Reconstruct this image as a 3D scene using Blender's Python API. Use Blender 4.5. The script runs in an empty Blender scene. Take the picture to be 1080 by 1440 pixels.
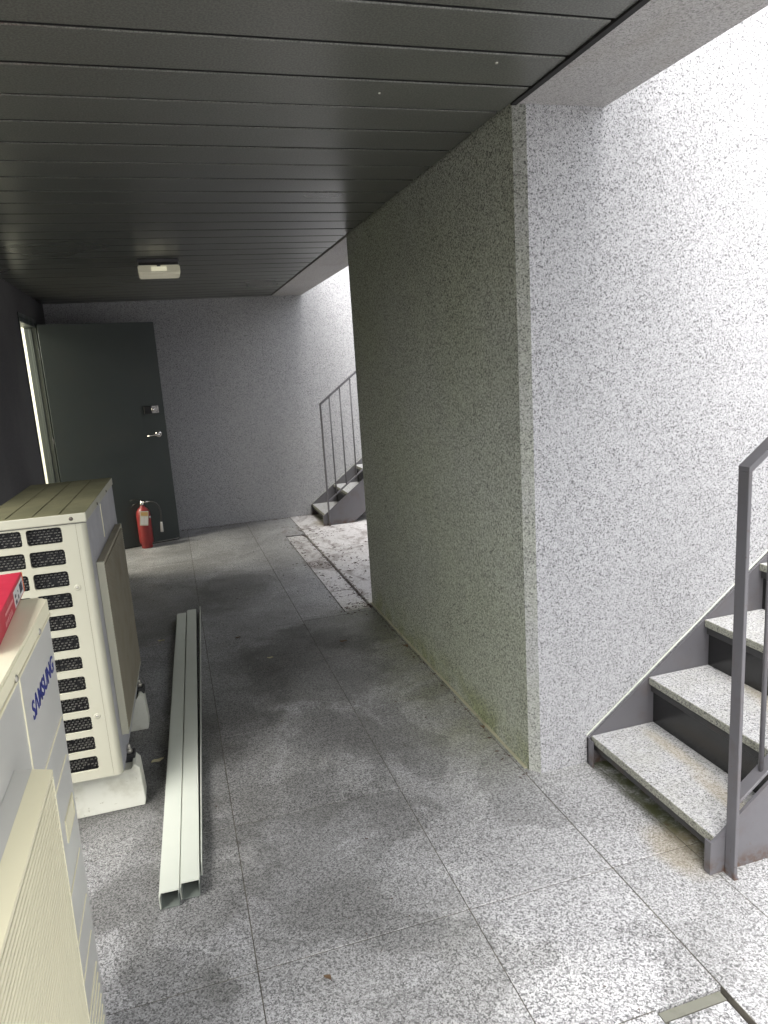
import bpy, bmesh, math, random
from mathutils import Vector, Matrix
R = math.radians
rnd = random.Random(7)
S = bpy.context.scene
COL = S.collection

# ------------------------------------------------------------------ camera
cam_d = bpy.data.cameras.new("camera")
cam = bpy.data.objects.new("camera", cam_d)
COL.objects.link(cam)
cam_d.sensor_fit = 'VERTICAL'
cam_d.sensor_height = 36.0
cam_d.sensor_width = 27.0
cam_d.lens = 1006.5 * 36.0 / 1440.0
cam_d.clip_start = 0.02
cam_d.clip_end = 500
yaw, pitch, roll = 0.28166, -0.20108, -0.06601
f = Vector((math.sin(yaw) * math.cos(pitch), math.cos(yaw) * math.cos(pitch), math.sin(pitch)))
rt = f.cross(Vector((0, 0, 1))).normalized()
up = rt.cross(f)
c_, s_ = math.cos(roll), math.sin(roll)
r2 = c_ * rt + s_ * up
u2 = -s_ * rt + c_ * up
cam.matrix_world = Matrix(((r2.x, u2.x, -f.x, 0), (r2.y, u2.y, -f.y, 0), (r2.z, u2.z, -f.z, 1.5985), (0, 0, 0, 1)))
S.camera = cam

# ------------------------------------------------------------------ sky, sun, exposure
SUN_EL, SUN_AZ = R(60), R(215)      # azimuth clockwise from +Y
w = bpy.data.worlds.new("World")
S.world = w
w.use_nodes = True
nt = w.node_tree
bg = nt.nodes['Background']
sky = nt.nodes.new('ShaderNodeTexSky')
sky.sky_type = 'NISHITA'
sky.sun_disc = False
sky.sun_elevation = SUN_EL
sky.sun_rotation = SUN_AZ
sky.air_density = 1.0
sky.dust_density = 6.0
sky.ozone_density = 1.0
hs = nt.nodes.new('ShaderNodeHueSaturation')      # overcast: most of the blue is gone
hs.inputs['Saturation'].default_value = 0.18
nt.links.new(sky.outputs[0], hs.inputs['Color'])
nt.links.new(hs.outputs[0], bg.inputs['Color'])
bg.inputs['Strength'].default_value = 0.15
sd = bpy.data.lights.new("sun", 'SUN')
sd.energy = 1.5
sd.angle = R(60)
sd.color = (1.0, 0.97, 0.93)
sun = bpy.data.objects.new("sun", sd)
COL.objects.link(sun)
sdir = Vector((math.sin(SUN_AZ) * math.cos(SUN_EL), math.cos(SUN_AZ) * math.cos(SUN_EL), math.sin(SUN_EL)))
sun.rotation_euler = sdir.to_track_quat('Z', 'Y').to_euler()
sun.location = sdir * 30
S.view_settings.view_transform = 'Standard'
S.view_settings.look = 'None'
S.view_settings.gamma = 1
S.view_settings.use_curve_mapping = False
S.view_settings.exposure = 2.12

# ------------------------------------------------------------------ dimensions (metres, camera stands at x=y=0)
XL, XP, XO, XR = -1.04, 1.196, 1.522, 8.2
YN, YE, Y1, Y2, YB = -6.0, -0.1, 2.283, 4.571, 7.896
ZC, ZT = 2.4, 2.96

# ------------------------------------------------------------------ material helpers
def mat(name, base=(.5, .5, .5), rough=.5, metal=0.0, spec=.5):
    m = bpy.data.materials.new(name)
    m.use_nodes = True
    b = m.node_tree.nodes['Principled BSDF']
    b.inputs['Base Color'].default_value = (*base, 1)
    b.inputs['Roughness'].default_value = rough
    b.inputs['Metallic'].default_value = metal
    b.inputs['Specular IOR Level'].default_value = spec
    return m

class NG:
    """small node-graph helper"""
    def __init__(s, m):
        s.m = m; s.t = m.node_tree; s.b = s.t.nodes['Principled BSDF']
        s.pos = s.t.nodes.new('ShaderNodeNewGeometry').outputs['Position']
    def n(s, typ, **kw):
        nd = s.t.nodes.new(typ)
        for k, v in kw.items(): setattr(nd, k, v)
        return nd
    def l(s, a, b): s.t.links.new(a, b)
    def noise(s, scale, detail=2, rough=.5, vec=None, dist=0.0, stretch=None):
        v = vec or s.pos
        if stretch:
            mp = s.n('ShaderNodeMapping'); mp.inputs['Scale'].default_value = stretch
            s.l(v, mp.inputs['Vector']); v = mp.outputs[0]
        nd = s.n('ShaderNodeTexNoise')
        nd.inputs['Scale'].default_value = scale; nd.inputs['Detail'].default_value = detail
        nd.inputs['Roughness'].default_value = rough; nd.inputs['Distortion'].default_value = dist
        s.l(v, nd.inputs['Vector'])
        return nd.outputs['Fac']
    def voro(s, scale, rand=1.0, feat='F1', out='Distance'):
        nd = s.n('ShaderNodeTexVoronoi', feature=feat)
        nd.inputs['Scale'].default_value = scale; nd.inputs['Randomness'].default_value = rand
        s.l(s.pos, nd.inputs['Vector'])
        return nd.outputs[out]
    def ramp(s, fac, a, b, va=0.0, vb=1.0):
        nd = s.n('ShaderNodeMapRange', interpolation_type='SMOOTHSTEP')
        s.l(fac, nd.inputs['Value'])
        nd.inputs['From Min'].default_value = a; nd.inputs['From Max'].default_value = b
        nd.inputs['To Min'].default_value = va; nd.inputs['To Max'].default_value = vb
        return nd.outputs[0]
    def math(s, op, a, b=None, clamp=False):
        nd = s.n('ShaderNodeMath', operation=op, use_clamp=clamp)
        for i, v in enumerate((a, b)):
            if v is None: continue
            if isinstance(v, (int, float)): nd.inputs[i].default_value = v
            else: s.l(v, nd.inputs[i])
        return nd.outputs[0]
    def mix(s, fac, a, b, mode='MIX'):
        nd = s.n('ShaderNodeMix', data_type='RGBA', blend_type=mode)
        if isinstance(fac, (int, float)): nd.inputs[0].default_value = fac
        else: s.l(fac, nd.inputs[0])
        for i, v in ((6, a), (7, b)):
            if isinstance(v, tuple): nd.inputs[i].default_value = (*v, 1)
            else: s.l(v, nd.inputs[i])
        return nd.outputs[2]
    def spot(s, x, y, z, rx, ry, rz, soft=.6, wob=.35):
        """mask: 1 inside a ragged ellipsoid around a place, 0 outside"""
        sub = s.n('ShaderNodeVectorMath', operation='SUBTRACT'); s.l(s.pos, sub.inputs[0]); sub.inputs[1].default_value = (x, y, z)
        dv = s.n('ShaderNodeVectorMath', operation='DIVIDE'); s.l(sub.outputs[0], dv.inputs[0]); dv.inputs[1].default_value = (rx, ry, rz)
        ln = s.n('ShaderNodeVectorMath', operation='LENGTH'); s.l(dv.outputs[0], ln.inputs[0])
        d = s.math('ADD', ln.outputs['Value'], s.math('MULTIPLY', s.math('SUBTRACT', s.noise(5, 4, .6), .5), wob * 4))
        return s.ramp(d, 1.0 - soft * .5, 1.0 + soft * .5, 1.0, 0.0)
    def xyz(s):
        nd = s.n('ShaderNodeSeparateXYZ'); s.l(s.pos, nd.inputs[0]); return nd.outputs
    def bump(s, h, strength=.3, dist=.002):
        nd = s.n('ShaderNodeBump'); nd.inputs['Strength'].default_value = strength; nd.inputs['Distance'].default_value = dist
        s.l(h, nd.inputs['Height']); s.l(nd.outputs[0], s.b.inputs['Normal'])
    def base(s, c): s.l(c, s.b.inputs['Base Color'])
    def rough(s, c): s.l(c, s.b.inputs['Roughness'])

def granite(name, light=(.465, .465, .475), mid=(.27, .27, .278), dark=(.05, .05, .052), rough=.62, sc=1.0, darkamt=.5):
    m = mat(name, rough=rough, spec=.35)
    g = NG(m)
    sc *= 1.5
    clump = g.math('MULTIPLY', g.math('SUBTRACT', g.noise(5, 3, .6), .5), .16)
    def cells(scale, k):
        jit = g.n('ShaderNodeVectorMath', operation='ADD'); g.l(g.pos, jit.inputs[0]); jit.inputs[1].default_value = (k * 1.37, k * .71, k * 2.13)
        vo = g.n('ShaderNodeTexVoronoi'); vo.inputs['Scale'].default_value = scale; g.l(jit.outputs[0], vo.inputs['Vector'])
        sep = g.n('ShaderNodeSeparateColor'); g.l(vo.outputs['Color'], sep.inputs[0])
        return sep.outputs[0], sep.outputs[1]
    a1, a2 = cells(165 * sc, 0)
    b1, b2 = cells(330 * sc, 1)
    n1 = g.noise(58 * sc, 3, .65)
    # feldspar and quartz: pale grains in three tones
    f1 = g.math('ADD', g.math('MULTIPLY', a1, .45), g.math('ADD', g.math('MULTIPLY', b1, .25), g.math('MULTIPLY', n1, .6)))
    lm = tuple(l * .55 + m_ * .45 for l, m_ in zip(light, mid))
    col = g.mix(g.ramp(f1, .50, .62), mid, lm)
    col = g.mix(g.ramp(f1, .58, .78), col, light)
    col = g.mix(g.ramp(b2, .85, .95, 0, .5), col, tuple(min(.8, l * 1.25) for l in light))
    # biotite: sparse black grains that gather in clumps
    n3 = g.noise(75 * sc, 2, .6)
    f3 = g.math('ADD', g.math('ADD', g.math('MULTIPLY', a2, .5), clump), n3)
    th = .985 - .08 * darkamt
    col = g.mix(g.ramp(f3, th - .03, th + .03, 0, .82), col, dark)
    f4 = g.math('ADD', g.math('MULTIPLY', b1, .4), g.math('MULTIPLY', g.noise(120 * sc, 2, .6), .8))
    th = .80 - .05 * darkamt
    col = g.mix(g.ramp(f4, th - .03, th + .03, 0, .5), col, dark)
    big = g.noise(1.3, 3, .5)
    col = g.mix(g.ramp(big, .35, .7, 0, .12), col, (.30, .30, .30))
    g.bump(n1, .25, .0015)
    return m, g, col

M = {}
# smooth pale granite of the walls
m, g, col = granite('granite_wall'); g.base(col); M['granite'] = m
# the same stone overgrown with a thin film of green algae, on the shaded side of the block
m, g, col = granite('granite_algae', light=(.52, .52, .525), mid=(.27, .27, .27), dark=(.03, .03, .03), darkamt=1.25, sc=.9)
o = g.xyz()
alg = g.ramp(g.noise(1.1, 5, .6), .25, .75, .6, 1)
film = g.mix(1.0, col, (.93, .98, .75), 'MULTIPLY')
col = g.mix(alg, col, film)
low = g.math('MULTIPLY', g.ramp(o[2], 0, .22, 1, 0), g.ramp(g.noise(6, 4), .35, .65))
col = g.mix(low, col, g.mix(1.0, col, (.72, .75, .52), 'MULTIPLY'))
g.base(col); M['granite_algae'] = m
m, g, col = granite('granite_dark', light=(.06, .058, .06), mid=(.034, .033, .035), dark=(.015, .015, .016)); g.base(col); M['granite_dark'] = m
m, g, col = granite('granite_edge', light=(.42, .42, .425), mid=(.25, .25, .255))
g.base(g.mix(g.ramp(g.noise(3, 4, .6), .3, .7, .3, .9), col, g.mix(1.0, col, (.90, .93, .78), 'MULTIPLY'))); M['granite_edge'] = m
# granite soffit, weathered
m, g, col = granite('granite_soffit', light=(.40, .39, .385), mid=(.26, .255, .25), dark=(.12, .12, .12), darkamt=.1)
st = g.ramp(g.noise(3, 5, .65, stretch=(1, .5, 1)), .45, .75, 0, .45)
col = g.mix(st, col, (.22, .20, .16)); g.base(col); M['soffit'] = m

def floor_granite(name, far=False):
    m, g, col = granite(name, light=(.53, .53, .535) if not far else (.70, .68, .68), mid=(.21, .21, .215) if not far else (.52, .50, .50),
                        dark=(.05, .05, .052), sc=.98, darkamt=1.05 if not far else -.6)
    o = g.xyz()
    oi = g.n('ShaderNodeObjectInfo')
    col = g.mix(g.ramp(oi.outputs['Random'], 0, 1, 0, .22), col, (.2, .2, .195))
    # trodden grey dirt in the covered part of the corridor
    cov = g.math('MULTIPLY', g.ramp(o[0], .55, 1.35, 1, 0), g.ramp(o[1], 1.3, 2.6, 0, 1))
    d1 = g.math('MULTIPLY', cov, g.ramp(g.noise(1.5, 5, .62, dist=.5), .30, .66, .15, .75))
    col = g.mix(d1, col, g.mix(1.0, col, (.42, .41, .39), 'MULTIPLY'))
    # worn / damp patches, darker, in ragged islands
    for (x, y, rx, ry, a) in ((.62, 3.75, .38, .55, .75), (.95, 4.2, .35, .35, .7), (.40, 2.75, .42, .45, .45), (-.15, 2.6, .35, .8, .5),
                              (.35, 1.75, .35, .22, .3), (.15, 3.6, .3, .5, .5), (-.3, 5.2, .5, .7, .5), (.35, 5.4, .25, .5, .4)):
        s = g.math('MULTIPLY', g.spot(x, y, 0, rx, ry, 1, .35), a)
        col = g.mix(s, col, g.mix(1.0, col, (.50, .50, .47), 'MULTIPLY'))
    # old water marks with crisp, tide-like edges on the near slabs
    wm = g.noise(1.7, 5, .55, dist=.8)
    near = g.math('MULTIPLY', g.ramp(o[1], 3.0, 3.9, 1, 0), g.ramp(o[0], 1.0, 1.5, 1, .25))
    col = g.mix(g.math('MULTIPLY', near, g.ramp(wm, .47, .52, .6, 0)), col, g.mix(1.0, col, (.58, .58, .57), 'MULTIPLY'))
    col = g.mix(g.math('MULTIPLY', near, g.ramp(g.noise(2.1, 4, .6, dist=.5), .54, .62, 0, .8)), col, g.mix(1.0, col, (1.18, 1.18, 1.165), 'MULTIPLY'))
    # green film along the foot of the block
    gm = g.math('MULTIPLY', g.ramp(o[0], .72, 1.19, 0, 1), g.math('MULTIPLY', g.ramp(o[1], 2.1, 2.8, 0, 1), g.ramp(o[1], 4.3, 4.9, 1, 0)))
    gm = g.math('MULTIPLY', gm, g.ramp(g.noise(4, 5, .6), .3, .7, .35, 1))
    col = g.mix(gm, col, g.mix(1.0, col, (.68, .70, .48), 'MULTIPLY'))
    # moss and rust along the foot of both stairs
    for yy in (Y1, YB):
        ms = g.math('MULTIPLY', g.math('MULTIPLY', g.ramp(o[0], 1.41, 1.47, 0, 1), g.ramp(o[0], 1.50, 1.58, 1, .3)),
                    g.math('MULTIPLY', g.ramp(o[1], yy - .75, yy - .6, 0, 1), g.ramp(o[1], yy - .02, yy + .02, 1, 0)))
        ms = g.math('MULTIPLY', ms, g.ramp(g.noise(14, 4, .7), .25, .6, .3, 1))
        col = g.mix(ms, col, (.055, .06, .028))
        rs = g.math('MULTIPLY', g.spot(1.41, yy - .55, 0, .07, .13, 1, 1.2, .5), .45)
        col = g.mix(rs, col, (.28, .23, .14))
    # brown leaf stains in the far light well
    fw = g.math('MULTIPLY', g.ramp(o[1], 4.4, 4.7, 0, 1), g.ramp(o[0], .93, .99, 0, 1))
    a = g.math('MULTIPLY', fw, g.ramp(g.noise(3.2, 6, .72, dist=1.2, stretch=(1.4, .8, 1)), .48, .64, 0, .62))
    col = g.mix(a, col, (.12, .09, .075))
    b = g.math('MULTIPLY', fw, g.ramp(g.noise(11, 4, .7, dist=1.6), .59, .66, 0, .85))
    col = g.mix(b, col, (.07, .035, .03))
    # general grime, specks of soil
    sp = g.ramp(g.noise(34, 2, .6, dist=1.0), .735, .76, 0, .7)
    col = g.mix(sp, col, (.05, .045, .035))
    g.base(col)
    g.rough(g.ramp(g.noise(2.2, 4, .6), .3, .7, .40, .62))
    return m
M['floor'] = floor_granite('floor_granite')
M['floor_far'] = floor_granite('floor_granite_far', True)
m, g, col = granite('tread_granite', light=(.52, .52, .52)); o = g.xyz()
for (x, y, z) in ((1.66, 2.05, .12), (1.62, 1.72, .12), (1.97, 1.95, .317), (1.93, 1.80, .317)):
    col = g.mix(g.math('MULTIPLY', g.spot(x, y, z, .028, .15, .05, 1.2, .5), .45), col, (.36, .30, .20))
edge = g.ramp(g.noise(9, 4, .65), .35, .7, 0, .25)
col = g.mix(edge, col, (.26, .26, .20)); g.base(col); M['tread'] = m
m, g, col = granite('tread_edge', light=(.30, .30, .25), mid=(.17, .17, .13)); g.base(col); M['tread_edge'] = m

m = mat('mortar_bed', rough=.95); g = NG(m)
g.base(g.mix(g.ramp(g.noise(20, 4), .35, .65), (.04, .036, .03), (.11, .10, .08))); M['mortar'] = m

m = mat('ceiling_metal', rough=.38, spec=.5); g = NG(m)
n = g.noise(170, 3, .7)
g.base(g.mix(g.ramp(n, .38, .62), (.056, .058, .051), (.122, .125, .110)))
g.rough(g.ramp(g.noise(.8, 2, .5), .3, .7, .27, .36)); g.bump(n, .12, .0006); M['ceiling'] = m
M['riser'] = mat('glossy_dark_steel', (.014, .014, .014), .22)
M['ceiling_gap'] = mat('ceiling_gap', (.008, .008, .008), .9)

def painted(name, c, rough, dirt=(.2, .17, .12), amt=.15, sc=6, fine=300, speck=.0, orange=.06):
    m = mat(name, c, rough); g = NG(m)
    cc = g.mix(g.ramp(g.noise(sc, 5, .62), .48, .78, 0, amt), c, dirt)
    if speck: cc = g.mix(g.ramp(g.noise(60, 3, .6), .66, .72, 0, speck), cc, dirt)
    g.base(cc); g.rough(g.ramp(g.noise(sc * 2, 3), .3, .7, max(.05, rough - .06), rough + .1))
    g.bump(g.noise(fine, 2), orange, .0005)
    return m
M['steel'] = painted('grey_steel_paint', (.105, .102, .110), .42, (.09, .06, .045), .35, 8, speck=.4)
g = NG(M['steel']); zz = g.xyz()[2]
old = g.b.inputs['Base Color'].links[0].from_socket
rz = g.math('MULTIPLY', g.ramp(zz, .0, .07, 1, 0), g.ramp(g.noise(22, 4, .7), .35, .6))
sc_ = g.ramp(g.noise(38, 5, .7, dist=.8), .66, .70, 0, .7)
g.base(g.mix(sc_, g.mix(rz, old, (.07, .04, .025)), (.06, .045, .04)))
M['steel_rust'] = painted('rusty_steel', (.10, .085, .08), .7, (.13, .06, .03), .7, 14)
M['frame_dark'] = painted('dark_steel', (.03, .03, .03), .6, (.07, .045, .03), .5, 10)
M['door'] = painted('door_paint', (.033, .041, .040), .45, (.06, .06, .055), .3, 3, orange=.15)
M['cream'] = painted('cream_unit_paint', (.41, .40, .315), .45, (.32, .29, .19), .22, 5, speck=.15)
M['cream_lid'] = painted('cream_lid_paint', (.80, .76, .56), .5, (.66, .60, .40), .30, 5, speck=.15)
M['cool_lit_casing'] = painted('cool_lit_unit_paint', (.55, .545, .505), .36, (.52, .51, .47), .10, 1.5, orange=.0)  # lid's cream paint with cool sky light mixed into the colour
M['grille'] = painted('cream_grille_plastic', (.74, .70, .50), .45, (.5, .44, .28), .12, 4)
M['grille_gap'] = mat('grille_gap', (.035, .03, .02), .9)
M['galv'] = painted('grey_unit_side', (.36, .36, .385), .4, (.25, .23, .19), .35, 4)
M['grout'] = painted('pale_grout', (.36, .35, .25), .8, (.12, .12, .06), .6, 9)
M['lip'] = painted('old_concrete_lip', (.14, .14, .115), .85, (.05, .05, .03), .7, 14)
M['pad'] = mat('black_rubber', (.02, .02, .02), .7)
M['foot'] = painted('white_block', (.60, .60, .52), .7, (.25, .23, .15), .5, 7, speck=.5, orange=.5)
m = mat('dusty_lid', rough=.85); g = NG(m)
cc = g.mix(g.ramp(g.noise(5, 5, .6), .3, .7), (.125, .12, .060), (.19, .18, .095))
cc = g.mix(g.ramp(g.noise(9, 5, .7, dist=1), .60, .72, 0, .5), cc, (.27, .26, .17))
g.base(cc); M['dust'] = m
M['dust_grille'] = painted('dusty_grille', (.30, .27, .20), .7, (.2, .17, .11), .5, 6)
M['coil'] = mat('coil_black', (.006, .006, .007), .6)
M['fin'] = mat('fin_metal', (.28, .27, .24), .45, .3)
M['screw'] = mat('screw_metal', (.45, .43, .38), .35, .7)
M['screw_dark'] = mat('screw_dark', (.10, .085, .07), .5, .5)
M['logo'] = mat('logo_blue', (.02, .03, .22), .4)
M['chrome'] = mat('satin_chrome', (.62, .60, .57), .25, 1.0)
M['black'] = mat('black_plastic', (.01, .01, .01), .4)
M['aluminium'] = painted('coated_aluminium', (.55, .575, .50), .42, (.42, .44, .38), .18, 4)
M['alu_in'] = mat('aluminium_inside', (.16, .18, .16), .5)
M['red'] = painted('extinguisher_red', (.23, .025, .025), .4, (.2, .05, .04), .3, 14)
M['hose'] = mat('black_hose', (.045, .045, .045), .35)
M['tag'] = mat('paper_tag', (.62, .60, .52), .8)
M['tag_head'] = mat('tag_heading', (.55, .36, .14), .8)
M['tag_ink'] = mat('tag_print', (.25, .25, .25), .8)
M['horn'] = mat('white_nozzle', (.70, .68, .66), .4)
M['box_red'] = painted('red_card', (.62, .035, .07), .45, (.5, .05, .07), .2, 8)
M['box_red_side'] = painted('red_card_side', (.52, .035, .06), .5, (.45, .05, .06), .2, 8)
M['orange'] = mat('orange_card', (.75, .22, .07), .5)
M['label_white'] = mat('white_label', (.72, .70, .68), .55)
M['ink'] = mat('label_ink', (.05, .05, .07), .6)
M['leaf_brown'] = mat('dry_leaf', (.12, .075, .04), .7)
M['leaf_pale'] = mat('pale_leaf', (.42, .38, .24), .7)
M['litter'] = mat('leaf_litter', (.07, .04, .028), .85)
M['room'] = mat('cream_room_wall', (.80, .80, .72), .7)
M['building'] = mat('render_wall', (.33, .33, .33), .8)
m = mat('lamp_diffuser', (.62, .60, .48), .35); m.node_tree.nodes['Principled BSDF'].inputs['Emission Color'].default_value = (1, .93, .68, 1)
m.node_tree.nodes['Principled BSDF'].inputs['Emission Strength'].default_value = .035; M['diffuser'] = m
m = mat('lamp_core', (.8, .78, .6), .4); m.node_tree.nodes['Principled BSDF'].inputs['Emission Color'].default_value = (1, .95, .68, 1)
m.node_tree.nodes['Principled BSDF'].inputs['Emission Strength'].default_value = .11; M['lamp_core'] = m

# ------------------------------------------------------------------ mesh helpers
class MB:
    def __init__(s): s.bm = bmesh.new()
    def box(s, x0, x1, y0, y1, z0, z1, bev=0.0, mi=0, seg=1):
        b = s.bm
        vs = [b.verts.new((x, y, z)) for x in (x0, x1) for y in (y0, y1) for z in (z0, z1)]
        fs = [(0, 1, 3, 2), (4, 6, 7, 5), (0, 4, 5, 1), (2, 3, 7, 6), (0, 2, 6, 4), (1, 5, 7, 3)]
        fl = [b.faces.new([vs[i] for i in q]) for q in fs]
        for q in fl: q.material_index = mi
        if bev:
            ed = list({e for q in fl for e in q.edges})
            r = bmesh.ops.bevel(b, geom=ed, offset=bev, segments=seg, affect='EDGES', profile=.5)
            for q in r['faces']: q.material_index = mi
        return s
    def prism(s, pts, axis, a, c, bev=0.0, mi=0, seg=1):
        """extrude polygon pts (2D) along axis from a to c. axis 'x': pts=(y,z); 'y': (x,z); 'z': (x,y)"""
        b = s.bm
        def P(p, t): return {'x': (t, p[0], p[1]), 'y': (p[0], t, p[1]), 'z': (p[0], p[1], t)}[axis]
        A = [b.verts.new(P(p, a)) for p in pts]; B = [b.verts.new(P(p, c)) for p in pts]
        fl = [b.faces.new(A), b.faces.new(B[::-1])]
        n = len(pts)
        for i in range(n): fl.append(b.faces.new((A[i], B[i], B[(i + 1) % n], A[(i + 1) % n])))
        for q in fl: q.material_index = mi
        if bev:
            ed = list({e for q in fl[:2] for e in q.edges})
            bmesh.ops.bevel(b, geom=ed, offset=bev, segments=seg, affect='EDGES')
        return s
    def tube(s, path, r, n=10, mi=0, cap=True):
        b = s.bm; P = [Vector(p) for p in path]; rings = []
        rr = r if isinstance(r, (list, tuple)) else [r] * len(P)
        ref = None
        for i, p in enumerate(P):
            t = ((P[i + 1] if i < len(P) - 1 else p) - (P[i - 1] if i else p)).normalized()
            if ref is None: ref = Vector((0, 0, 1)) if abs(t.z) < .9 else Vector((1, 0, 0))
            a = t.cross(ref).normalized(); c = a.cross(t); ref = c
            rings.append([b.verts.new(p + rr[i] * (math.cos(k * 2 * math.pi / n) * a + math.sin(k * 2 * math.pi / n) * c)) for k in range(n)])
        for q, w_ in zip(rings, rings[1:]):
            for k in range(n):
                fc = b.faces.new((q[k], q[(k + 1) % n], w_[(k + 1) % n], w_[k])); fc.smooth = True; fc.material_index = mi
        if cap:
            for q in (rings[0], rings[-1][::-1]): b.faces.new(q).material_index = mi
        return s
    def lathe(s, prof, c=(0, 0, 0), axis='z', n=24, mi=0):
        b = s.bm; rings = []
        for (r, h) in prof:
            ring = []
            for k in range(n):
                a = k * 2 * math.pi / n; u, v = r * math.cos(a), r * math.sin(a)
                p = {'z': (u, v, h), 'y': (u, h, v), 'x': (h, u, v)}[axis]
                ring.append(b.verts.new((p[0] + c[0], p[1] + c[1], p[2] + c[2])))
            rings.append(ring)
        for q, w_ in zip(rings, rings[1:]):
            for k in range(n):
                fc = b.faces.new((q[k], q[(k + 1) % n], w_[(k + 1) % n], w_[k])); fc.smooth = True; fc.material_index = mi
        b.faces.new(rings[0]).material_index = mi; b.faces.new(rings[-1][::-1]).material_index = mi
        return s
    def mesh(s, name, mats):
        bmesh.ops.remove_doubles(s.bm, verts=s.bm.verts, dist=1e-6)
        bmesh.ops.recalc_face_normals(s.bm, faces=s.bm.faces)
        me = bpy.data.meshes.new(name); s.bm.to_mesh(me); s.bm.free()
        for k in (mats if isinstance(mats, (list, tuple)) else [mats]): me.materials.append(M[k] if isinstance(k, str) else k)
        return me
    def build(s, name, mats, parent=None, loc=None):
        return link(name, s.mesh(name, mats), parent, loc)

def link(name, me, parent=None, loc=None):
    o = bpy.data.objects.new(name, me); COL.objects.link(o)
    if parent: o.parent = parent
    if loc: o.location = loc
    return o
def tag(o, label=None, cat=None, group=None, kind=None):
    if label: o['label'] = label
    if cat: o['category'] = cat
    if group: o['group'] = group
    if kind: o['kind'] = kind
    return o
def empty(name, loc, rz=0, **kw):
    o = bpy.data.objects.new(name, None); COL.objects.link(o); o.location = loc; o.rotation_euler = (0, 0, rz)
    o.empty_display_size = .1
    return tag(o, **kw)

# ================================================================== the floor
bed = MB()
bed.box(-7.0, XR, YN, YB + .05, -.30, -.055)
for q in ((-7.0, .974, YN, YB), (1.1735, XR, YN, Y2), (1.192, XR, Y2, YB), (.974, 1.1735, 1.258, 4.485), (.974, 1.1735, 6.957, YB), (1.1735, 1.192, 7.57, YB)):
    bed.box(q[0], q[1], q[2], q[3], -.056, -.0018)
floor = tag(bed.build('floor', 'mortar'), kind='structure')
tile_cache = {}
def slab(name, x0, x1, y0, y1, mk='floor', z=0.0, j=.0015, th=.05):
    x0 += j; x1 -= j; y0 += j; y1 -= j
    key = (round(x1 - x0, 4), round(y1 - y0, 4), mk)
    if key not in tile_cache:
        tile_cache[key] = MB().box(0, x1 - x0, 0, y1 - y0, -th, 0, .0012).mesh(name, mk)
    dz = z + rnd.uniform(-.0004, .0004)
    return link(name, tile_cache[key], floor, (x0, y0, dz))
rows = [1.728 + .677 * k for k in range(-12, 10)] + [YB]
rows = [YN if r < YN else r for r in rows]
rows = sorted(set(rows))
cols = [XL, -.573, .055, .683]
for a, b in zip(rows, rows[1:]):
    if b - a < .01: continue
    for p, q in zip(cols, cols[1:]) if a > YE - .1 else [(-7.0 + .851 * i, -7.0 + .851 * (i + 1)) for i in range(7)] + list(zip(cols, cols[1:])): slab('floor_tile', p, q, a, b)
# column beside and at the drains (two drains, one in each bay)
DX0, DX1 = .980, 1.173
def colcuts(lo, hi):
    c = [lo] + [r for r in rows if lo + .02 < r < hi - .02] + [hi]
    return list(zip(c, c[1:]))
for a, b in colcuts(YN, 1.256): slab('floor_tile', .683, DX0 - .004, a, b)
for a, b in colcuts(1.256, 4.487): slab('floor_tile', .683, DX1, a, b)
for a, b in colcuts(4.487, 6.955): slab('floor_tile', .683, DX0 - .002, a, b)
for a, b in colcuts(6.955, YB): slab('floor_tile', .683, DX1, a, b)
# drain covers
y = 1.224
while y > YN + .1:
    slab('drain_cover', DX0 + .003, DX1 - .012, max(y - .6, YN), y, z=-.004, j=.003); y -= .6
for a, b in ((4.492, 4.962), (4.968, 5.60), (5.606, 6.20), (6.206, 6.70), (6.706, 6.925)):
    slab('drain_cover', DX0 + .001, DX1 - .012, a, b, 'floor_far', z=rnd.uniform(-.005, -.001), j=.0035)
MB().box(DX0 + .001, DX1 - .010, 1.2265, 1.2535, -.05, -.009).build('drain_lip', 'lip', floor)
# light well paving
for a, b in colcuts(YN, Y1):
    for p, q in ((DX1 + .001, 1.455), (1.455, 2.06), (2.06, 2.7), (2.7, 3.35), (3.35, 4.0), (4.0, 4.65), (4.65, XR)): slab('floor_tile', p, q, a, b)
slab('floor_tile', DX1, XP + .03, Y1, Y2)
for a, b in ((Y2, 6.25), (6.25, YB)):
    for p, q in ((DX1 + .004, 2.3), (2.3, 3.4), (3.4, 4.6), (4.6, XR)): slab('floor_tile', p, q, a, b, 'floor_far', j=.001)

# ================================================================== walls
HX = -1.04
DY0, DY1 = 6.42, 7.20        # doorway in the left wall
def wall(boxes, mats, label, name='granite_wall', cat='wall'):
    b = MB()
    for q in boxes: b.box(*q)
    return tag(b.build(name, mats), label, cat)
LW0, LW1, LWZ = -.6, 2.65, .70      # added unseen opening in the left wall, lets sky light onto the block
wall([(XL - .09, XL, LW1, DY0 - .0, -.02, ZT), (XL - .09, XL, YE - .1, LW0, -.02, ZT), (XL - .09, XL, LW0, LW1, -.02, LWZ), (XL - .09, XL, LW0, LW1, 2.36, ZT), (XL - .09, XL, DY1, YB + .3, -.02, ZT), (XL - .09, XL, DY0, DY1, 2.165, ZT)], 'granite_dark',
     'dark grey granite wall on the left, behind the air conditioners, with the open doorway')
wall([(XL, XR, YB, YB + .3, -.02, ZT)], 'granite', 'granite wall closing the far end of the passage behind the open door')
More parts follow.
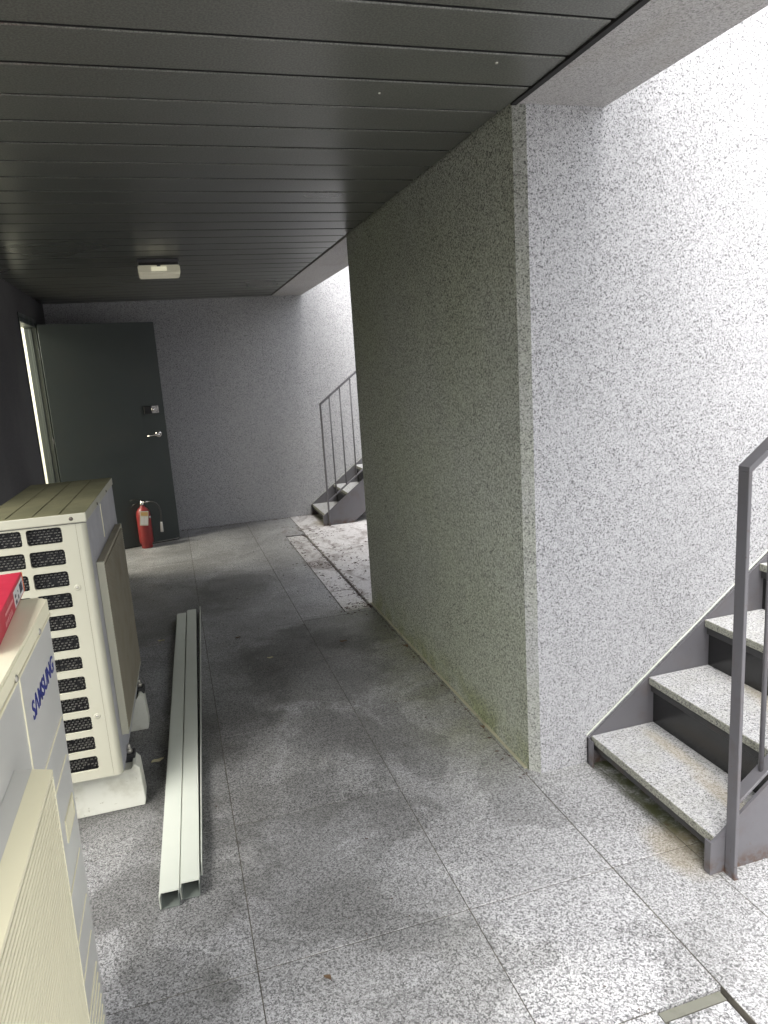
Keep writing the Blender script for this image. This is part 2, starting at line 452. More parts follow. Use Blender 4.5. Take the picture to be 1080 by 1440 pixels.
# the block between the two light wells
b = MB()
c = .034
b.prism([(XP, Y1 + c), (XP + c, Y1), (XR, Y1), (XR, Y2), (XP, Y2)], 'z', -.02, ZT)
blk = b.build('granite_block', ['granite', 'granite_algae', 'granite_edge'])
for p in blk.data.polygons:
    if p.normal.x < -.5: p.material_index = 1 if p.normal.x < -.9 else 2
tag(blk, 'massive speckled granite wall block standing between the two light wells', 'wall')
bp = MB(); bp.prism([(XP - .012, Y1 + .05), (XP - .001, Y1 + .05), (XP - .001, Y2), (XP - .012, Y2)], 'z', .0, .006)
bp.build('base_grout', 'grout', blk)
wall([(XR, XR + .3, YN, YB + .3, -.02, ZT)], 'granite', 'granite wall at the top of the light wells')
wall([(-7.3, XR + .3, YN - .3, YN, -.02, 2.2)], 'granite', 'granite wall behind the viewer')
# overhang beam
b = MB()
b.box(XP, XO, YE, Y1, ZC, 3.05, .0); 
bm1 = tag(b.build('granite_beam', 'soffit'), 'pale granite clad beam running from the block towards the viewer', 'beam')
b = MB(); b.box(XP, XO, Y2, YB, ZC, 3.05)
tag(b.build('granite_beam', 'soffit'), 'short granite clad beam between the block and the far wall', 'beam')
MB().box(XP - .022, XP - .002, YE, Y1, ZC - .006, ZC + .02).build('edge_trim', 'ceiling_gap', bm1)
# building above the covered passage
b = MB(); b.box(XL - .25, XP - .003, YE, YB + .3, ZC + .05, 3.06); b.box(XL - .25, XO - .5, YE, YB + .3, 3.06, 3.5)
tag(b.build('building', 'building'), 'plain upper storey of the building above the covered passage', 'building')

# ================================================================== ceiling
b = MB(); b.box(XL, XP - .004, YE, YB, ZC + .022, ZC + .045)
ceil = tag(b.build('ceiling', 'ceiling_gap'), kind='structure')
pit = .2155; L0 = XL + .002; L1 = XP - .024
pan = MB()
prof = [(.0, ZC + .020), (.0, ZC + .003), (.003, ZC), (pit - .018, ZC), (pit - .015, ZC + .003), (pit - .015, ZC + .020)]
pan.prism(prof, 'x', L0, L1)
pme = pan.mesh('ceiling_panel', ['ceiling', 'ceiling_gap'])
for p in pme.polygons:
    if abs(p.normal.y) > .9: p.material_index = 1
k0 = int((YE - 1.941) / pit)
y = 1.941 + pit * k0
while y < YB - .01:
    if y + pit < YB:
        cp = link('ceiling_panel', pme, ceil, (0, y, 0)); cp.location.z = rnd.uniform(-.0006, .0004); cp.rotation_euler = (0, R(rnd.uniform(-.02, .02)), 0)
    else:
        MB().box(L0, L1, y, YB, ZC, ZC + .02).build('ceiling_panel', 'ceiling', ceil)
    y += pit
MB().lathe([(.0045, ZC - .004), (.005, ZC - .001), (.003, ZC + .002)], (.985, 1.99, 0), n=10).build('ceiling_screw', 'screw', ceil)
MB().lathe([(.0035, ZC - .004), (.004, ZC - .001), (.003, ZC + .002)], (.72, 2.24, 0), n=10).build('ceiling_screw', 'screw', ceil)

# ceiling lamp
lamp = empty('ceiling_lamp', (.06, 5.25, ZC), R(0), label='small cream emergency lamp on the dark ceiling near the far door', cat='lamp')
b = MB(); b.box(-.135, .135, .0, .20, -.022, 0, .004); b.build('lamp_base', 'steel', lamp)
b = MB(); b.box(-.128, .128, .01, .21, -.045, -.022, .002); b.build('housing', 'frame_dark', lamp)
b = MB(); b.prism([(-.002, -.042), (-.01, -.088), (.015, -.100), (.30, -.092), (.32, -.042)], 'x', -.135, .137, .006, seg=2); b.build('diffuser', 'diffuser', lamp)
b = MB(); b.box(-.05, .05, -.0125, -.006, -.080, -.052, .003); b.build('lamp_tube', 'lamp_core', lamp)
b = MB(); b.box(-.012, .012, -.010, .0, -.054, -.040, .002); b.build('clip', 'steel', lamp)

# ================================================================== doorway and door
door = empty('steel_door', (HX, DY1, 0), 0, label='dark grey steel door standing open against the far wall', cat='door')
b = MB()   # frame: jambs with rebates, head
b.box(-.088, .008, -.035, .0, 0, 2.165, .002); b.box(-.05, -.025, -.05, -.035, 0, 2.13, .002)
b.box(-.088, .008, DY0 - DY1, DY0 - DY1 + .02, 0, 2.165, .002)
b.box(-.088, .008, DY0 - DY1 + .02, -.035, 2.13, 2.165, .002)
b.box(.008, .012, -.045, .02, 0, 2.175); b.box(.008, .012, DY0 - DY1 - .03, .02, 2.165, 2.20, .001)
b.build('door_frame', 'door', door)
leaf = MB(); leaf.box(0, 1.03, -.022, .022, .012, 2.155, .002)
lf = leaf.build('door_leaf', 'door', door, (.018, -.028, 0)); lf.rotation_euler = (0, 0, math.atan2(.29, .985))
yf = -.022
MB().box(.02, 1.02, -.018, .018, .002, .012).build('door_sweep', 'black', lf)
MB().box(.62, 1.02, -.026, -.022, .014, .020).build('sweep_edge', 'chrome', lf)
b = MB(); b.box(.83, .905, yf - .028, yf, 1.290, 1.365, .006, seg=2); b.build('lock_box', 'black', lf)
b = MB(); b.box(.905, .975, yf - .012, yf, 1.290, 1.365, .003); b.lathe([(.0, yf - .036), (.016, yf - .034), (.019, yf - .012)], (.915, 0, 1.328), 'y', 16)
b.lathe([(.0, yf - .016), (.005, yf - .012)], (.955, 0, 1.35), 'y', 8, 1); b.lathe([(.0, yf - .016), (.005, yf - .012)], (.955, 0, 1.305), 'y', 8, 1)
b.build('deadlock', ['chrome', 'screw_dark'], lf)
b = MB(); b.lathe([(.0, yf - .020), (.018, yf - .020), (.031, yf - .012), (.034, yf - .001)], (.945, 0, 1.085), 'y', 24)
b.tube([(.945, yf - .01, 1.085), (.945, yf - .05, 1.085), (.925, yf - .058, 1.086), (.87, yf - .056, 1.083), (.82, yf - .052, 1.076)], [.012, .012, .012, .010, .008], 12)
b.build('lever_handle', 'chrome', lf)
MB().box(1.030, 1.036, -.008, .008, 1.07, 1.10, .001).build('latch_bolt', 'chrome', lf)
b = MB()
for z in (.25, 1.1, 1.9): b.tube([(.012, -.032, z - .05), (.012, -.032, z + .05)], .008, 10)
b.build('hinge', 'steel', door)
# lit room behind the doorway
b = MB(); b.box(-3.2, XL - .10, 5.4, 5.45, 0, 2.6); b.box(-3.2, -1.6, 8.2, 8.25, 0, 2.6); b.box(-3.25, -3.2, 5.4, 8.25, 0, 2.6)
b.box(-3.2, XL - .10, 5.45, 8.2, 2.6, 2.65); b.box(-3.2, XL - .10, 5.45, 8.2, -.05, -.002); b.box(-1.6, XL - .10, 7.62, 8.25, 0, 2.6)
tag(b.build('room_interior', 'room'), 'cream painted lit room seen through the narrow doorway gap', 'room')
al = bpy.data.lights.new('added_room_lamp', 'AREA'); al.energy = 34; al.size = .5; al.color = (1, .96, .82)  # unseen lamp, added to brighten the strip in the doorway
alo = bpy.data.objects.new('added_room_lamp', al); COL.objects.link(alo); alo.location = (-2.2, 6.8, 2.55)

# ================================================================== stairs
def stair(yw, label):
    """steel string stair with granite treads, climbing towards +x along the wall at y=yw; width .70"""
    root = empty('steel_stair', (1.43, yw, 0), 0, label=label, cat='stairs')
    G, RS, N = .262, .197, 14
    sl = RS / G
    XE = G * N + .1
    def top(x): return .115 + sl * x
    outl = [(0, 0), (.0, .112), (.012, .118), (XE, top(XE)), (XE, top(XE) - .36), (.31, 0.0)]
    W = .695
    b = MB(); b.prism(outl, 'y', -.018, -.010); b.box(0, .004, -.05, -.010, 0.0, .11)
    b.build('stringer', 'steel', root)
    b = MB(); b.prism(outl, 'y', -W, -W + .010); b.box(-.006, .0, -W - .0, -W + .026, 0, .112)
    b.build('stringer', 'steel', root)
    # flat steel flange along the wall stringer, sealant line
    b = MB(); b.prism([(0.0, .118), (XE, top(XE)), (XE, top(XE) + .002), (0, .120)], 'y', -.009, -.002); b.build('sealant', 'aluminium', root)
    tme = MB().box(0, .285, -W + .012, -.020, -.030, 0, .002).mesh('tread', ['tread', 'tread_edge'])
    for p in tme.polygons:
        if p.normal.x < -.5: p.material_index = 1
    fr = MB(); fr.box(.012, .022, -W + .012, -.020, -.062, -.034); fr.box(.022, .27, -W + .012, -W + .04, -.040, -.034); fr.box(.022, .27, -.05, -.020, -.040, -.034)
    fr.box(.25, .26, -W + .012, -.020, -.062, -.034); fme = fr.mesh('tread_frame', 'frame_dark')
    rs_ = MB(); rs_.box(.285, .289, -W + .012, -.020, -.20, RS - .036)
    rme_ = rs_.mesh('riser', 'riser')
    for i in range(N):
        t = link('tread', tme, root, (.012 + G * i, 0, .122 + RS * i))
        link('tread_frame', fme, t)
        link('riser', rme_, root, (.012 + G * i, 0, .122 + RS * i))
    # railing on the outer side
    yr0, yr1 = -W - .042, -W - .002
    px = .046
    post = MB(); post.box(px, px + .012, yr0, yr1, 0, 1.255, .0015); post.box(px - .002, px + .014, yr0 - .003, yr1 + .0, 0, .006)
    post.build('rail_post', 'steel', root)
    def zr(x): return 1.255 + sl * (x - px - .012)
    h = MB(); h.prism([(px, 1.255), (px + .012, 1.255), (XE, zr(XE)), (XE, zr(XE) + .013), (px + .006, 1.272), (px, 1.268)], 'y', yr0, yr1, .001); h.build('handrail', 'steel', root)
    def zb(x): return .268 + sl * (x - px - .012)
    h = MB(); h.prism([(px + .012, zb(px + .012)), (XE, zb(XE)), (XE, zb(XE) - .012), (px + .012, zb(px + .012) - .012)], 'y', yr0, yr1, .001); h.build('bottom_rail', 'steel', root)
    pk = MB(); pk.tube([(0, 0, 0), (0, 0, .992)], .0075, 12); pm = pk.mesh('baluster', 'steel')
    x = px + .103; ym = (yr0 + yr1) / 2
    while x < XE - .02:
        link('baluster', pm, root, (x, ym, zb(x) - .004)); x += .1135
    x = px + .103 + .1135 * 9
    while x < XE:
        MB().box(x - .006, x + .006, yr0 + .004, yr1 - .004, top(x) - .1, zb(x)).build('rail_bracket', 'steel', root); x += .1135 * 9
    return root
stair(Y1, 'near grey steel stair with granite treads against the bright granite block')
stair(YB, 'distant grey steel stair with pale treads against the far wall')

# ================================================================== air conditioners
def rounded_cell(b, cx, cz, w, h, ow, oh, r, yf, yb, n=8):
    """plate cell (ow x oh) with a rounded hole (w x h) and a return of depth yb-yf"""
    inner = []; outer = []
    def sdf(x, z):
        qx, qz = abs(x) - (w / 2 - r), abs(z) - (h / 2 - r)
        return math.hypot(max(qx, 0), max(qz, 0)) + min(max(qx, qz), 0) - r
    ang = set()
    for sx in (1, -1):
        for sz in (1, -1):
            ang.add(math.atan2(sz * oh / 2, sx * ow / 2))
            for k in range(n + 1):
                t = k / n * math.pi / 2
                ang.add(math.atan2(sz * (h / 2 - r + r * math.sin(t)), sx * (w / 2 - r + r * math.cos(t))))
    for a in sorted(ang):
        ca, sa = math.cos(a), math.sin(a)
        lo, hi = 0, w + h
        for _ in range(30):
            mid = (lo + hi) / 2
            if sdf(mid * ca, mid * sa) < 0: lo = mid
            else: hi = mid
        t = min(ow / 2 / abs(ca) if abs(ca) > 1e-9 else 9, oh / 2 / abs(sa) if abs(sa) > 1e-9 else 9)
        inner.append((cx + lo * ca, cz + lo * sa)); outer.append((cx + t * ca, cz + t * sa))
    I = [b.verts.new((x, yf, z)) for x, z in inner]; J = [b.verts.new((x, yb, z)) for x, z in inner]; O = [b.verts.new((x, yf, z)) for x, z in outer]
    m_ = len(I)
    for i in range(m_):
        j = (i + 1) % m_
        b.faces.new((O[i], O[j], I[j], I[i])); b.faces.new((I[i], I[j], J[j], J[i]))

def screw(parent, p, axis, r=.006, dimple=False, name='screw', mk='screw'):
    b = MB(); s = -1 if axis == 'y' else 1
    off = {'x': p[0], 'y': p[1], 'z': p[2]}[axis]; c = [p[0], p[1], p[2]]; c['xyz'.index(axis)] = 0
    b.lathe([(0, off + s * .003), (r * .6, off + s * .003), (r, off + s * .0005), (r, off - s * .001)], c, axis, 12)
    if dimple: b.lathe([(r * 1.0, off + s * .0008), (r * 1.7, off + s * .0022), (r * 2.3, off + s * .0003), (r * 2.3, off - s * .001)], c, axis, 20, 1)
    return b.build(name, [mk, 'cream'], parent)

def far_unit():
    u = empty('air_conditioner', (-.312, 2.60, 0), -R(1.7), label='cream air conditioner with two columns of grille holes and a dusty olive lid', cat='air conditioner')
    D, L, ZB0, ZT0 = .34, .90, .192, 1.142
    # base pan + shell behind the end panel
    b = MB(); b.box(-D, -.030, .036, L, ZB0, ZT0, .003); b.build('body', 'cream', u)
    b = MB(); r = .022
    arc = [(-r + r * math.sin(t), r - r * math.cos(t)) for t in [k / 6 * math.pi / 2 for k in range(7)]]
    b.prism([(-.034, .0)] + arc + [(0, L - .004), (-.02, L - .004), (-.02, .03), (-.034, .03)], 'z', ZB0 - .004, ZT0 + .004)
    fp = b.build('front_panel', ['cream', 'galv'], u)
    for p in fp.data.polygons:
        if p.normal.x > .99: p.material_index = 1
    # perforated end panel, 12 rows x 2 columns
    b = MB(); hw, hh, pz = .112, .0555, .0777
    z0 = .251; x1c = -.137
    cxs = (x1c, x1c - .127)
    rows_ = [z0 + pz * k - (.006 if k in (5,) else 0) for k in range(12)]
    for cx in cxs:
        for k in range(12): rounded_cell(b.bm, cx, z0 + pz * k, hw, hh - (.006 if k == 5 else 0), .127, pz, .010, 0.0, .010, 5)
    xr = x1c + .0635; xl = cxs[1] - .0635
    def q(x0, x1_, za, zb_): b.bm.faces.new([b.bm.verts.new(v) for v in ((x0, 0, za), (x1_, 0, za), (x1_, 0, zb_), (x0, 0, zb_))])
    zlo, zhi = z0 - pz / 2, z0 + pz * 11.5
    q(xr, -.0345, ZB0 - .004, ZT0 + .004); q(-D, xl, ZB0 - .004, ZT0 + .004); q(xl, xr, ZB0 - .004, zlo); q(xl, xr, zhi, ZT0 + .004)
    b.box(-D, -.0345, 0.0005, .036, ZB0 - .004, ZB0 - .002)
    b.box(-D, -D + .002, 0.0005, .036, ZB0 - .002, ZT0)
    b.build('end_panel', 'cream', u)
    MB().box(-.0345, -.034, -.0004, .001, ZB0 + .02, ZT0 - .0).build('panel_seam', 'frame_dark', u)
    coil = MB().box(-D + .004, -.036, .030, .0355, ZB0, ZT0).build('coil', 'coil', u)
    fb = MB()
    for cx in cxs:
        for k in range(12):
            zc = z0 + pz * k
            for i in range(6):
                zz = zc - hh / 2 + hh * (i + .5) / 6
                for j in range(8):
                    xx = cx - hw / 2 + hw * (j + (.25 if i % 2 else .75)) / 8
                    wv = rnd.uniform(.0030, .0048)
                    if rnd.random() < .12: continue
                    fb.box(xx - wv, xx + wv, .022, .030, zz - .0011, zz + .0009)
    o = fb.build('coil_fins', 'fin', u); o['kind'] = 'stuff'
    mb2 = MB()
    for cx in cxs:
        for k in range(12):
            zc = z0 + pz * k
            for j in range(10):
                xx = cx - hw / 2 + hw * (j + .5) / 10
                mb2.box(xx - .0006, xx + .0006, .013, .016, zc - hh / 2 - .004, zc + hh / 2 + .004)
    o = mb2.build('mesh_wires', 'coil', u); o['kind'] = 'stuff'
    # lid
    b = MB(); b.box(-D - .004, .004, -.004, L + .004, ZT0, ZT0 + .034, .004, seg=2)
    lid = b.build('lid', ['cream', 'dust'], u)
    for p in lid.data.polygons:
        if p.normal.z > .9: p.material_index = 1
    for x in (-.085, -.170, -.255):
        MB().box(x - .004, x + .004, .012, L - .03, ZT0 + .034, ZT0 + .0365, .001).build('lid_ridge', 'dust', u)
    MB().box(-D - .003, .003, -.0034, -.0028, ZT0 - .002, ZT0 + .0).build('lid_seam', 'frame_dark', u)
    screw(u, (-.045, -.004, ZT0 + .016), 'y', .007, mk='screw_dark')
    screw(u, (-.058, 0, .915), 'y', .005, True); screw(u, (-.060, 0, .43), 'y', .005, True)
    for yy in (.30, .62): screw(u, (.004, yy, ZT0 + .012), 'x', .006, mk='screw_dark')
    # fan guard on the passage side
    GY0, GY1, GZ0, GZ1, P = .085, .80, .300, .975, .027
    b = MB(); b.box(0.001, P, GY0, GY0 + .012, GZ0, GZ1, .001); b.box(.001, P, GY1 - .012, GY1, GZ0, GZ1, .001)
    b.box(.001, P, GY0 + .012, GY1 - .012, GZ0, GZ0 + .012, .001); 
    b.build('guard_frame', 'cream', u)
    MB().box(.001, P, GY0 + .012, GY1 - .012, GZ1 - .012, GZ1, .001).build('guard_top', 'dust_grille', u)
    b = MB(); b.box(.001, .018, GY0 + .012, GY1 - .012, GZ0 + .012, GZ1 - .012); b.build('guard_backing', 'dust_grille', u)
    b = MB(); z = GZ0 + .018
    while z < GZ1 - .014:
        b.box(.018, P + .0015, GY0 + .004, GY1, z - .0026, z + .0026); z += .0104
    o = b.build('guard_bars', 'dust_grille', u); o['kind'] = 'stuff'
    b = MB(); b.box(.0005, .003, .40, .403, ZT0 - .14, ZT0 - .005); b.build('panel_seam', 'cream_lid', u)
    # mounting feet with bolts
    for yy in (.13, .76):
        ft = MB().box(-.02, .030, yy, yy + .05, .158, .190, .003).build('mounting_pad', 'pad', u)
        bb = MB(); bb.lathe([(.006, .190), (.006, .222), (.003, .226)], (.010, yy + .02, 0), 'z', 10); bb.lathe([(.011, .190), (.011, .202), (.008, .206)], (.010, yy + .02, 0), 'z', 6)
        bb.build('bolt', 'screw', ft)
    return u
far_unit()
def block(y0, label):
    b = MB()
    pr = [(-.72, 0.0), (-.262, 0.0), (-.256, .02), (-.262, .156), (-.276, .174), (-.286, .174), (-.292, .156), (-.72, .156)]
    b.prism(pr, 'y', y0, y0 + .10, .003)
    return tag(b.build('foot_block', 'foot'), label, 'block', 'white blocks carrying the air conditioner')
block(2.675, 'white rubber foot block under the near end of the grille-holed air conditioner')
block(3.315, 'white rubber foot block under the far end of the grille-holed air conditioner')

def near_unit():
    # origin: far right bottom corner of the casing; +y towards the far end
    u = empty('air_conditioner', (-.300, 1.655, 0), R(0), label='pale air conditioner with blue lettering, red box on its lid, beside the viewer', cat='air conditioner')
    u.rotation_euler = (0, R(1.1), 0)
    u.location = (-.322, 1.655, 0)
    D, L = .34, 1.02
    ZS, ZTT = 1.118, 1.152
    b = MB(); r = .014
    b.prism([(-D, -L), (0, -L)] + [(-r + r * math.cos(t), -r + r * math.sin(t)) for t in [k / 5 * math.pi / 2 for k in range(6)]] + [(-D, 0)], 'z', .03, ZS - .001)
    b.build('body', 'cool_lit_casing', u)
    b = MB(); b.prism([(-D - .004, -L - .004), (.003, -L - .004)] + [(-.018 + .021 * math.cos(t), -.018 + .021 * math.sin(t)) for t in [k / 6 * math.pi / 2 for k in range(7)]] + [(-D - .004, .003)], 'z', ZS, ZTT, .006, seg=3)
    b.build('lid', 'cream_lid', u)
    # raised seam under the lid and vertical seam of the service panel, embossed lines, louvres
    b = MB(); b.box(-.001, .0035, -L, -.004, ZS - .007, ZS - .002, .001)
    b.box(-.001, .002, -.358, -.353, .05, ZS - .007, .0008); b.build('panel_seam', 'cream_lid', u)
    for z, ya, yb_ in ((.885, -.42, -.035), (.798, -.42, -.045), (.565, -.40, -.045), (.445, -.40, -.045), (.352, -.40, -.05)):
        MB().box(-.001, .0022, ya, yb_, z - .0022, z + .0022, .001).build('embossed_line', 'cream_lid', u)
    for k in range(6): MB().box(-.001, .003, -.40, -.045, .262 - .030 * k - .003, .262 - .030 * k + .003, .0012).build('louvre', 'cream_lid', u)
    # recessed handle
    b = MB(); b.box(0, .0028, -.158, -.045, .700, .706); b.box(0, .0028, -.158, -.045, .655, .661); b.box(0, .0028, -.158, -.153, .661, .700); b.box(0, .0028, -.050, -.045, .661, .700)
    hd = b.build('handle_frame', 'grille', u)
    MB().prism([(0.0004, .661), (.0022, .661), (.0004, .695)], 'y', -.152, -.051).build('handle_recess', 'cream_lid', hd)
    for yy in (-.145, -.385, -.70): screw(u, (.003, yy, ZS + .004), 'x', .007, mk='screw')
    # lettering
    cu = bpy.data.curves.new('lettering', 'FONT'); cu.body = 'S\u039bMSUNG'; cu.size = .047; cu.offset = .0007; cu.extrude = .0004; cu.space_character = 1.02
    to = bpy.data.objects.new('tmp', cu); COL.objects.link(to)
    dg = bpy.context.evaluated_depsgraph_get(); me = bpy.data.meshes.new_from_object(to.evaluated_get(dg))
    bpy.data.objects.remove(to)
    xs = [v.co.x for v in me.vertices]; x0_, x1_ = min(xs), max(xs)
    for v in me.vertices:
        a = (v.co.x - x0_) / (x1_ - x0_)
        v.co = Vector((.0008 + v.co.z, -.292 + a * .250, 1.000 + v.co.y * 1.06))
    me.materials.clear(); me.materials.append(M['logo'])
    link('lettering', me, u)
    # fan guard
    GY0, GY1, GZ0, GZ1 = -1.16, -.478, .10, 1.000
    b = MB()
    # hood profile: sloping inner face, flat outer rim
    hood = [(0.0005, GZ1 + .004), (.026, GZ1 + .001), (.056, GZ1 - .006), (.056, GZ1 - .016), (.0005, GZ1 - .016)]
    b.prism([hood[0], hood[1], (.026, GZ1 - .016), hood[4]], 'y', GY0, GY1); b.build('guard_hood', 'cool_lit_casing', u)
    b = MB(); b.prism([(.0262, GZ1 + .001), (.056, GZ1 - .006), (.056, GZ1 - .014), (.0262, GZ1 - .016)], 'y', GY0, GY1); 
    b.box(.0005, .056, GY1 - .006, GY1, GZ0, GZ1 - .0165, .001); b.box(.0005, .056, GY0, GY1 - .006, GZ0, GZ0 + .012)
    b.build('guard_frame', 'grille', u)
    MB().box(.0005, .0538, GY0, GY1 - .0065, GZ0 + .0125, GZ1 - .017).build('guard_backing', 'grille_gap', u)
    rb = MB(); rb.prism([(.0525, -.0040), (.0548, -.0040), (.0556, -.0032), (.0556, .0032), (.0548, .0040), (.0525, .0040)], 'y', GY0, GY1 - .0065)
    rme = rb.mesh('guard_bar', 'grille')
    z = GZ1 - .024
    while z > GZ0 + .016:
        link('guard_bar', rme, u, (0, 0, z)); z -= .0112
    return u
nu = near_unit()

# red cardboard box lying on the near unit
bx = empty('cardboard_box', (-.358, 1.733, 1.150), R(3.4), label='red cardboard box with a white label lying on the pale air conditioner', cat='box')
b = MB(); b.box(-.22, 0, -.42, 0, .001, .047, .001); o = b.build('carton', ['box_red', 'box_red_side'], bx)
for p in o.data.polygons:
    if p.normal.x > .9: p.material_index = 1
MB().box(-.22, .001, .0005, .003, .002, .046).build('end_flap', 'orange', bx)
lb = MB().box(.0003, .0010, -.150, -.012, .006, .040).build('side_label', 'label_white', bx)
b = MB()
for (a, c2, za, zb_) in ((-.138, -.118, .010, .018), (-.138, -.122, .024, .030), (-.100, -.088, .012, .020), (-.096, -.090, .026, .030)): b.box(.0011, .0014, a, c2, za, zb_)
for k in range(12): b.box(.0011, .0014, -.066 + k * .0036, -.066 + k * .0036 + (.0012 if k % 3 else .0022), .014, .034)
b.build('label_print', 'ink', lb)
b = MB()
for k, (a, wd) in enumerate(((-.19, .012), (-.206, .010), (-.220, .012), (-.238, .014), (-.256, .010), (-.27, .012))): b.box(.0003, .0007, a - wd, a - .003, .008, .018)
for k in range(9): b.box(.0003, .0007, -.175 - k * .012, -.167 - k * .012, .026, .032)
b.build('side_print', mat('pale_print', (.72, .30, .30), .6), bx)
b = MB(); b.lathe([(.0, .0474), (.038, .0474), (.038, .047)], (0, 0, 0), 'z', 40)
for v in b.bm.verts: v.co.x = v.co.x * .75 - .085; v.co.y = v.co.y * 1.0 - .090
b.build('printed_oval', 'label_white', bx)
b = MB(); b.prism([(-.108, -.062), (-.070, -.080), (-.075, -.088), (-.104, -.078)], 'z', .0476, .0479); b.build('printed_mark', 'box_red', bx)

# ================================================================== aluminium channels on the floor
def channel(x0, y0, x1, y1, w_, h, label, zt=.0, strip=False):
    L = math.hypot(x1 - x0, y1 - y0); a = -math.atan2(x1 - x0, y1 - y0)
    u = empty('metal_channel', (x0, y0, 0), a, label=label, cat='channel', group='aluminium channels laid on the floor')
    t = .0016
    b = MB(); b.box(0, t, 0, L, .002, h - .004); b.box(w_ - t, w_, .0, L, .002, h - .004); b.box(t, w_ - t, 0, L, .002, .002 + t)
    b.build('channel_base', 'alu_in', u)
    b = MB(); b.box(-.0015, w_ + .0015, .014, L - .003, h - t, h); b.box(-.0015, -.0001, .014, L - .003, h - .014, h - t); b.box(w_ + .0001, w_ + .0015, .014, L - .003, h - .014, h - t)
    b.build('channel_cover', 'aluminium', u)
    b = MB(); b.box(-.006, -.002, .004, L, 0.0005, h - .006); b.build('side_lip', 'aluminium', u)
    return u
channel(-.198, 2.065, -.096, 4.850, .054, .048, 'left one of two long pale aluminium channels lying beside the air conditioners')
channel(-.135, 2.085, -.029, 4.890, .054, .050, 'right one of two long pale aluminium channels lying beside the air conditioners')
b = MB(); L = 2.76
b.box(0, .003, 0, L, .0, .050); b.box(-.006, 0, 0, L, .0, .0016)
st = b.build('metal_strip', 'aluminium'); st.location = (-.073, 2.18, .0010); st.rotation_euler = (0, R(3), -math.atan2(.125, L))
tag(st, 'thin pale metal strip leaning along the right-hand aluminium channel', 'strip')

# ================================================================== fire extinguisher
e = empty('fire_extinguisher', (-.345, 7.255, 0), R(6), label='red fire extinguisher with a paper tag standing at the foot of the open door', cat='fire extinguisher')
rr = .066
b = MB(); b.lathe([(.050, .0), (.054, .004), (.050, .035), (rr - .004, .05), (rr, .065), (rr, .335), (rr - .006, .365), (rr - .022, .390), (.028, .402), (.022, .41), (.022, .42)], n=32); b.build('cylinder', 'red', e)
b = MB(); b.lathe([(.020, .42), (.020, .445), (.014, .450), (.014, .468)], n=16); b.tube([(0, 0, .45), (.055, -.01, .452)], .009, 10); b.build('valve', 'chrome', e)
b = MB(); b.tube([(.02, 0, .470), (-.03, -.002, .480), (-.075, -.004, .487), (-.105, -.004, .478)], [.006, .008, .007, .005], 8); b.build('lever', 'black', e)
b = MB(); b.tube([(0, 0, .452), (-.04, 0, .448), (-.08, 0, .432), (-.10, 0, .415)], [.009, .008, .007, .005], 8); b.build('carry_handle', 'black', e)
pts = [(.05, -.01, .452), (.09, -.014, .450), (.13, -.018, .430), (.155, -.020, .390), (.165, -.02, .335), (.162, -.02, .28), (.158, -.02, .235)]
b = MB(); b.tube(pts, .008, 10); b.build('hose', 'hose', e)
b = MB(); b.tube([(.158, -.02, .240), (.157, -.02, .215), (.154, -.02, .14)], [.009, .012, .014], 14); b.build('nozzle', 'horn', e)
tg = MB().box(-.035, .042, -.0725, -.0715, .235, .375).build('paper_tag', 'tag', e); tg.rotation_euler = (0, R(8), 0)
tg.location = (-.045, 0, .003)
MB().box(-.028, .036, -.0735, -.0727, .330, .366).build('tag_heading', 'tag_head', tg)
b = MB(); b.box(-.026, .000, -.0735, -.0727, .248, .316); b.box(.006, .034, -.0735, -.0727, .248, .316); b.build('tag_print', 'horn', tg)
b = MB(); b.lathe([(.006, -.067), (.010, -.068), (.010, -.06)], (.055, .0, .31), 'y', 12); b.build('gauge', 'chrome', e)

# ================================================================== leaves and litter
def leaf(x, y, s, a, mk, label):
    b = MB(); n = 7
    ring = []
    for k in range(n):
        t = k / (n - 1); wv = math.sin(t * math.pi) ** .8 * .36 * s
        zc = .004 + .010 * s / .04 * abs(math.sin(t * 3.1 + a)) * .6
        ring.append([b.bm.verts.new((wv, (t - .5) * s, zc + .004)), b.bm.verts.new((0, (t - .5) * s, zc)), b.bm.verts.new((-wv * rnd.uniform(.6, 1), (t - .5) * s, zc + .006))])
    for p, q in zip(ring, ring[1:]):
        for i in (0, 1): b.bm.faces.new((p[i], p[i + 1], q[i + 1], q[i])).material_index = 0
    bmesh.ops.solidify(b.bm, geom=b.bm.faces[:], thickness=.0006)
    o = b.build('fallen_leaf', mk); o.location = (x, y, 0); o.rotation_euler = (0, 0, a)
    return tag(o, label, 'leaf')
leaf(-.217, 2.975, .055, 1.9, 'leaf_pale', 'pale curled leaf on the floor between the foot block and the channels')
leaf(.394, 3.896, .034, 1.4, 'leaf_pale', 'small yellow leaf alone in the middle of the dark floor')
leaf(.838, 3.95, .045, 1.2, 'leaf_brown', 'brown leaf on the floor near the far foot of the granite block')
leaf(-.207, 4.47, .05, 1.0, 'leaf_pale', 'grey leaf scrap left of the far end of the channels')
leaf(.229, 1.63, .026, .7, 'leaf_brown', 'dark leaf scrap on the pale speckled floor nearest the viewer')
leaf(1.150, 3.72, .05, .3, 'leaf_brown', 'dry leaf against the foot of the green tinted granite face')
leaf(1.165, 2.69, .03, .2, 'leaf_brown', 'tiny dark leaf where the granite block meets the floor, nearest its front corner')
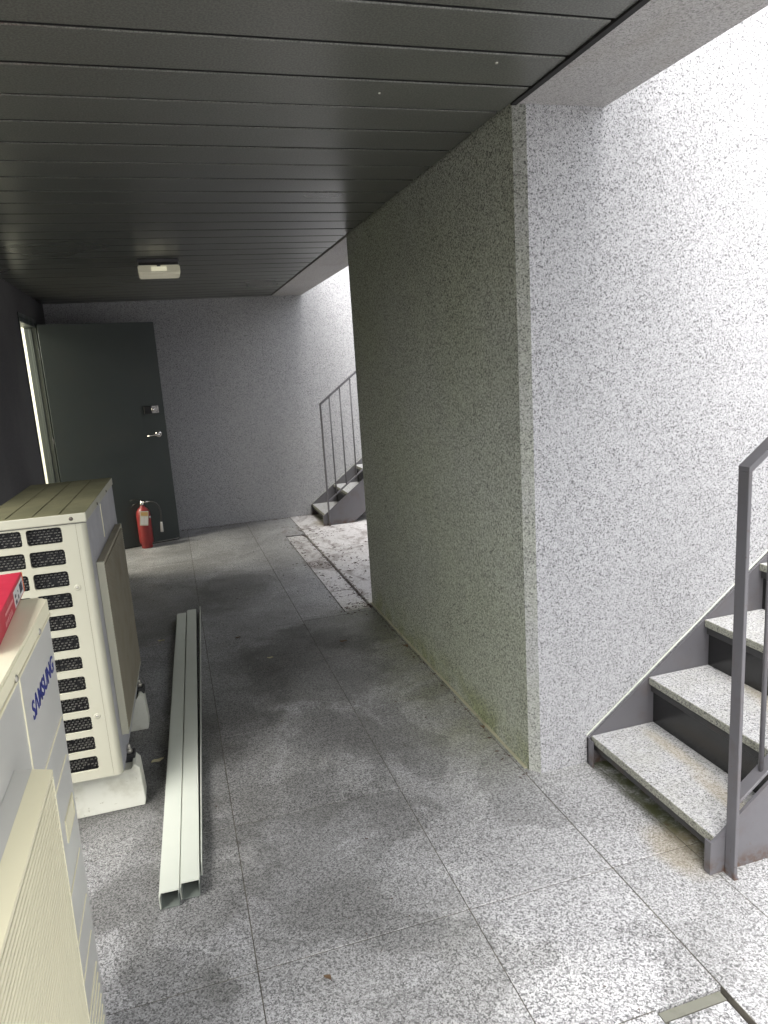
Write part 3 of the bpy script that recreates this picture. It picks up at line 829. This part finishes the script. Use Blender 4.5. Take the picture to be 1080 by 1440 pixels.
leaf(.253, 4.31, .03, 1.5, 'leaf_brown', 'small brown leaf right of the far channel ends')
lit = MB()
def bit(x, y, s):
    a = rnd.uniform(0, 6.28); l = s * rnd.uniform(.6, 2.2); wv = s * rnd.uniform(.15, .45); h = rnd.uniform(.001, .004)
    ca, sa = math.cos(a), math.sin(a)
    P = [(-l, -wv), (l * .7, -wv * .7), (l, wv * .2), (-l * .3, wv)]
    A = [lit.bm.verts.new((x + p[0] * ca - p[1] * sa, y + p[0] * sa + p[1] * ca, .0005)) for p in P]
    B = [lit.bm.verts.new((x + p[0] * ca - p[1] * sa, y + p[0] * sa + p[1] * ca, .0005 + h)) for p in P]
    lit.bm.faces.new(A[::-1]); lit.bm.faces.new(B)
    for i in range(4): lit.bm.faces.new((A[i], A[(i + 1) % 4], B[(i + 1) % 4], B[i]))
for _ in range(260):     # along the drain slot and in the far bay
    t = rnd.random(); bit(1.165 + rnd.gauss(0, .02) , 4.5 + t * 2.9, rnd.uniform(.003, .009))
for (cx, cy, rx, ry, n) in ((1.30, 6.9, .18, .12, 90), (1.45, 5.9, .14, .22, 70), (1.35, 5.4, .1, .3, 60), (1.0, 6.3, .03, .2, 40), (1.08, 5.75, .09, .08, 60), (1.02, 4.95, .03, .3, 50), (1.12, 4.55, .1, .03, 50)):
    for _ in range(n): bit(cx + rnd.gauss(0, rx), cy + rnd.gauss(0, ry), rnd.uniform(.002, .0085))
for _ in range(150): bit(rnd.uniform(-.2, 1.4), YB - abs(rnd.gauss(0, .03)) - .004, rnd.uniform(.002, .006))
for _ in range(90): bit(XP - abs(rnd.gauss(0, .02)) - .016, rnd.uniform(Y1, Y2), rnd.uniform(.002, .005))
for _ in range(120): bit(rnd.uniform(-.3, 1.1), rnd.uniform(2.4, 7.5), rnd.uniform(.0015, .004))
for _ in range(40): bit(rnd.uniform(.2, 1.5), rnd.uniform(.9, 2.2), rnd.uniform(.001, .003))
tag(lit.build('leaf_litter', 'litter'), 'scattered brown leaf litter along the drain and in the far light well', 'leaf litter', kind='stuff')
